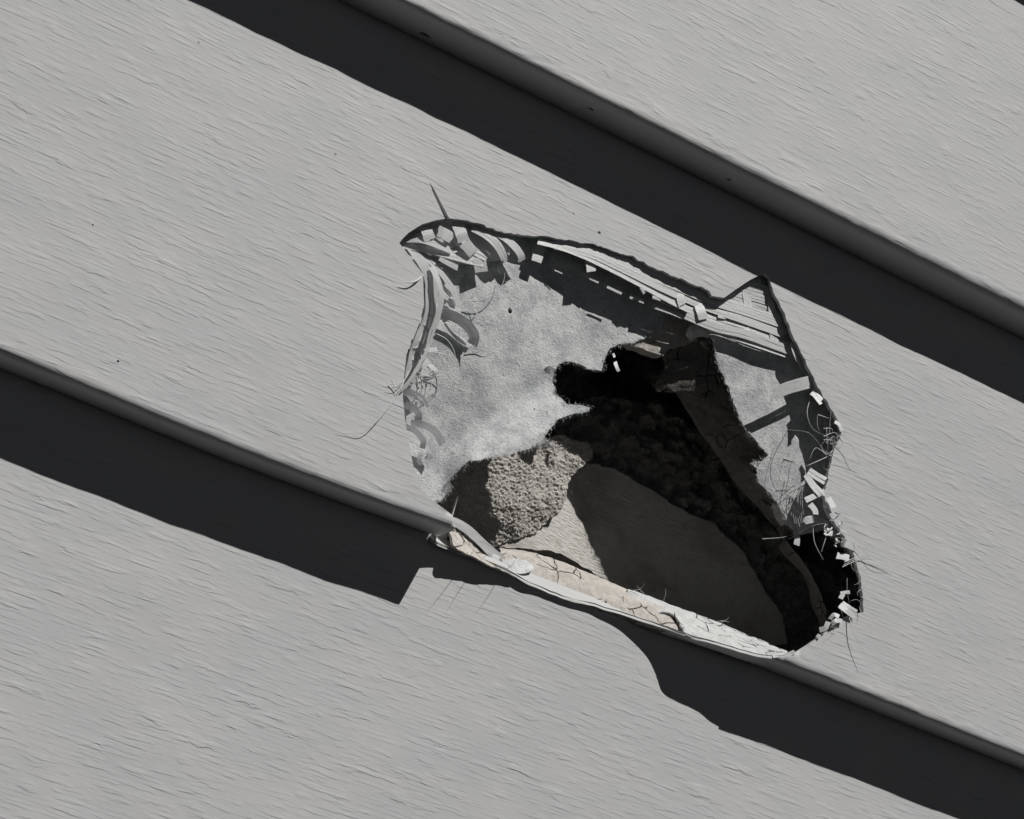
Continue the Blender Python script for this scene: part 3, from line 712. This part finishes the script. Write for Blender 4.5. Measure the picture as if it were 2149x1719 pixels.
fb = [[(1770,1186,6.6),(1798,1173,100.4),(1825,1172,101.0),(1872,1192,101)],[(1772,1180,6.6),(1798,1170,100.5),(1825,1168,101.2),(1865,1182,101.2)],[(1768,1190,6.6),(1800,1176,100.3),(1828,1175,100.8),(1878,1198,100.9)],
 [(1700,838,3),(1694,868,4),(1706,900,5),(1738,917,6)], [(1716,870,3.6),(1715,890,4),(1720,905,5)], [(1716,870,3.6),(1740,878,4)], [(1741,910,6),(1745,860,7),(1765,820,102)],
 [(1652,902,2),(1690,906,3),(1708,918,4),(1735,952,6)], [(1735,955,6),(1712,940,5),(1700,962,4)], [(1738,958,6),(1700,975,5),(1692,978,4)],
 [(1765,912,8),(1785,930,102),(1800,960,102),(1807,980,101)], [(1740,955,7),(1775,968,101),(1815,978,101.4)], [(1730,1040,6),(1740,1060,6.5),(1745,1100,6.2)],
 [(1735,895,6),(1735,920,6),(1738,945,6)], [(1600,1131,3),(1640,1128,4),(1670,1120,5)], [(1652,1133,4),(1672,1122,5),(1700,1105,6),(1732,1098,6)],
 [(1706,1106,5),(1710,1140,4.6),(1728,1175,4)], [(1735,1122,5),(1724,1158,4.6)], [(1778,1212,4.4),(1778,1240,4.4),(1784,1275,4.6)],
 [(1781,1293,100.6),(1795,1335,101.6),(1825,1384,102.5)], [(1808,1252,9),(1822,1262,101)], [(1765,1130,8),(1795,1140,101),(1840,1180,101.5),(1875,1190,101.2)]]
for p in fb: fiber(rr, [RF(q) for q in p], random.choice((0.06, 0.09, 0.13)))
for k in range(13):
    a = random.uniform(0, 6.28); cx, cy = 1748+random.uniform(-10, 12), 925+random.uniform(-22, 25)
    fiber(rr, [(cx+random.uniform(8, 22)*cos(a+t*1.7), cy+random.uniform(8, 22)*sin(a+t*1.7), 101.0+random.uniform(-.8, 1.4)) for t in range(random.choice((2, 3, 3)))], random.uniform(0.04, 0.10))
EDGE = [(1768,905),(1748,950),(1738,1000),(1730,1040),(1740,1075),(1765,1115),(1790,1160),(1803,1200),(1810,1240),(1805,1285),(1765,1300),(1735,1325)]
for k in range(34):
    i = random.randrange(len(EDGE)-1); t = random.random(); x = EDGE[i][0]*(1-t)+EDGE[i+1][0]*t-3; y = EDGE[i][1]*(1-t)+EDGE[i+1][1]*t
    a = random.uniform(0, 6.28); L = random.uniform(9, 30); bend = random.uniform(-1.3, 1.3)
    fiber(rr, [(x, y, 100.1), (x+L*.4*cos(a), y+L*.4*sin(a), 100.7), (x+L*.75*cos(a+bend*.5), y+L*.75*sin(a+bend*.5), 101.0), (x+L*cos(a+bend), y+L*sin(a+bend), 100.8+random.random())], random.uniform(0.03, 0.075))
for k in range(9):
    x = 1658+k*3.2
    fiber(rr, [(1695-k, 1005+k*2, 3.6), (x-2+random.uniform(-3, 3), 1040, 3.2), (x-6+k, 1080, 3.0), (x+2+k*0.6, 1105+random.uniform(-5, 8), 3.0)], random.uniform(0.05, 0.1), taper=False)
for k in range(6):
    fiber(rr, [(1668+k*2, 1122-k*1.2, 5), (1688, 1102-k*2.6, 6), (1712, 1096-k*2.2, 6.2), (1738, 1099-k*0.6, 6)], 0.24, taper=False)
ribbon(rr, [(1672,1118,5),(1673,1130,5.2),(1672,1144,5.2)], 12)
for k in range(14):
    x, y = 1744+random.uniform(-12, 22), 1100+random.uniform(-50, 60)
    a = random.uniform(0, 6.28); L = random.uniform(7, 16)
    ribbon(rr, [RF((x, y, 5.0)), RF((x+L*cos(a)*0.5, y+L*sin(a)*0.5, 6.4)), RF((x+L*cos(a+.5), y+L*sin(a+.5), 6.2))], random.uniform(1.2, 3.6), tilt=random.uniform(-.3, .3), k=3)

# ------------------------------------------------------------------ small marks
def speck(px, py, r, parent, mat, name='speck', z0=0.0, onface=True, o=OP):
    p = PF(px, py, z0, 0.12) if onface else P(px, py, o+0.12+paper_o(px, py))
    V = [p+Vector((0, -0.10*r, 0))]; n = 9
    for k in range(n):
        q = r*(0.8+0.4*random.random()); V.append(p+Vector((q*cos(2*pi*k/n), 0.12, q*sin(2*pi*k/n))))
    return mesh(name, V, [(0, k+1, (k+1) % n+1) for k in range(n)]+[tuple(range(n, 0, -1))], mat, parent)
def flat(name, c):
    n = NT(name); return n.done(c, 0.8)
M_RUST = flat('rust_dot', (0.13, 0.05, 0.035)); M_SOOT = flat('soot', (0.035, 0.035, 0.037))
speck(1258, 488, 0.42, panel_b, M_RUST); speck(248, 758, 0.26, panel_b, M_SOOT); speck(195, 472, 0.2, panel_b, M_SOOT)
speck(1860, 43, 0.22, panel_a, M_SOOT, z0=HS)
speck(1070, 652, 0.62, board, M_SOOT, onface=False)
for q in ((1120,642,.16),(1205,640,.14),(1010,683,.14),(1122,858,.18),(1178,575,.14)): speck(q[0], q[1], q[2], board, M_SOOT, onface=False)

# torn paper fuzz along the ragged edge of the facing
V, F = [], []
edge = jag(PIN, 3, 2.0, 5.0, False)+jag(PRI[5:], 3, 2.0, 5.0, False)
for p in edge:
    for k in range(2):
        a = random.uniform(0, 6.28); L = random.uniform(3, 11)
        q0 = (p.x+random.uniform(-3, 3), p.y+random.uniform(-3, 3)); z = OP+0.1+paper_o(*q0)
        q1 = (q0[0]+L*cos(a)*.5, q0[1]+L*sin(a)*.5); q2 = (q0[0]+L*cos(a+.6), q0[1]+L*sin(a+.6))
        b = len(V); wd = random.uniform(0.025, 0.06)
        for (x, y), o, ww in ((q0, z, wd), (q1, z+random.uniform(-.2, .5), wd*.7), (q2, z+random.uniform(-.6, .9), wd*.25)):
            v = P(x, y, o); V += [v+Vector((ww, 0, ww)), v-Vector((ww, 0.03, ww)), v+Vector((0, ww, -ww))]
        F += [(b+i, b+(i+1) % 3, b+3+(i+1) % 3, b+3+i) for i in range(3)]+[(b+3+i, b+3+(i+1) % 3, b+6+(i+1) % 3, b+6+i) for i in range(3)]
o = mesh('paper_fuzz', V, F, M_PAPER, board); o['kind'] = 'stuff'

# loose shreds and hairs of the board's paper
for p, w in (([(1287,742,-3.4),(1290,750,-3.2)], 5), ([(1291,760,-3.4),(1295,772,-3.0),(1299,780,-3.2)], 7), ([(1033,1166,-1),(1048,1172,-0.5)], 9)):
    ribbon(board, p, w, k=3, name='paper_shred', tilt=0.1)
for p in ([(1322,1240,-5),(1343,1236,-4),(1356,1222,-3)], [(1352,1246,-5),(1343,1238,-4.5),(1336,1228,-4)], [(1392,1262,-5),(1397,1247,-4),(1396,1235,-4)],
          [(1512,1306,-5),(1526,1300,-4),(1530,1294,-3.6)], [(1505,1304,-5),(1517,1303,-4),(1531,1306,-4)],
          [(985,1168,4),(992,1158,8),(996,1148,11)], [(1010,1175,3.5),(1020,1166,7),(1030,1160,10)], [(1062,1196,2.5),(1074,1186,6),(1080,1178,9)]):
    fiber(board, p, 0.07, name='hair')
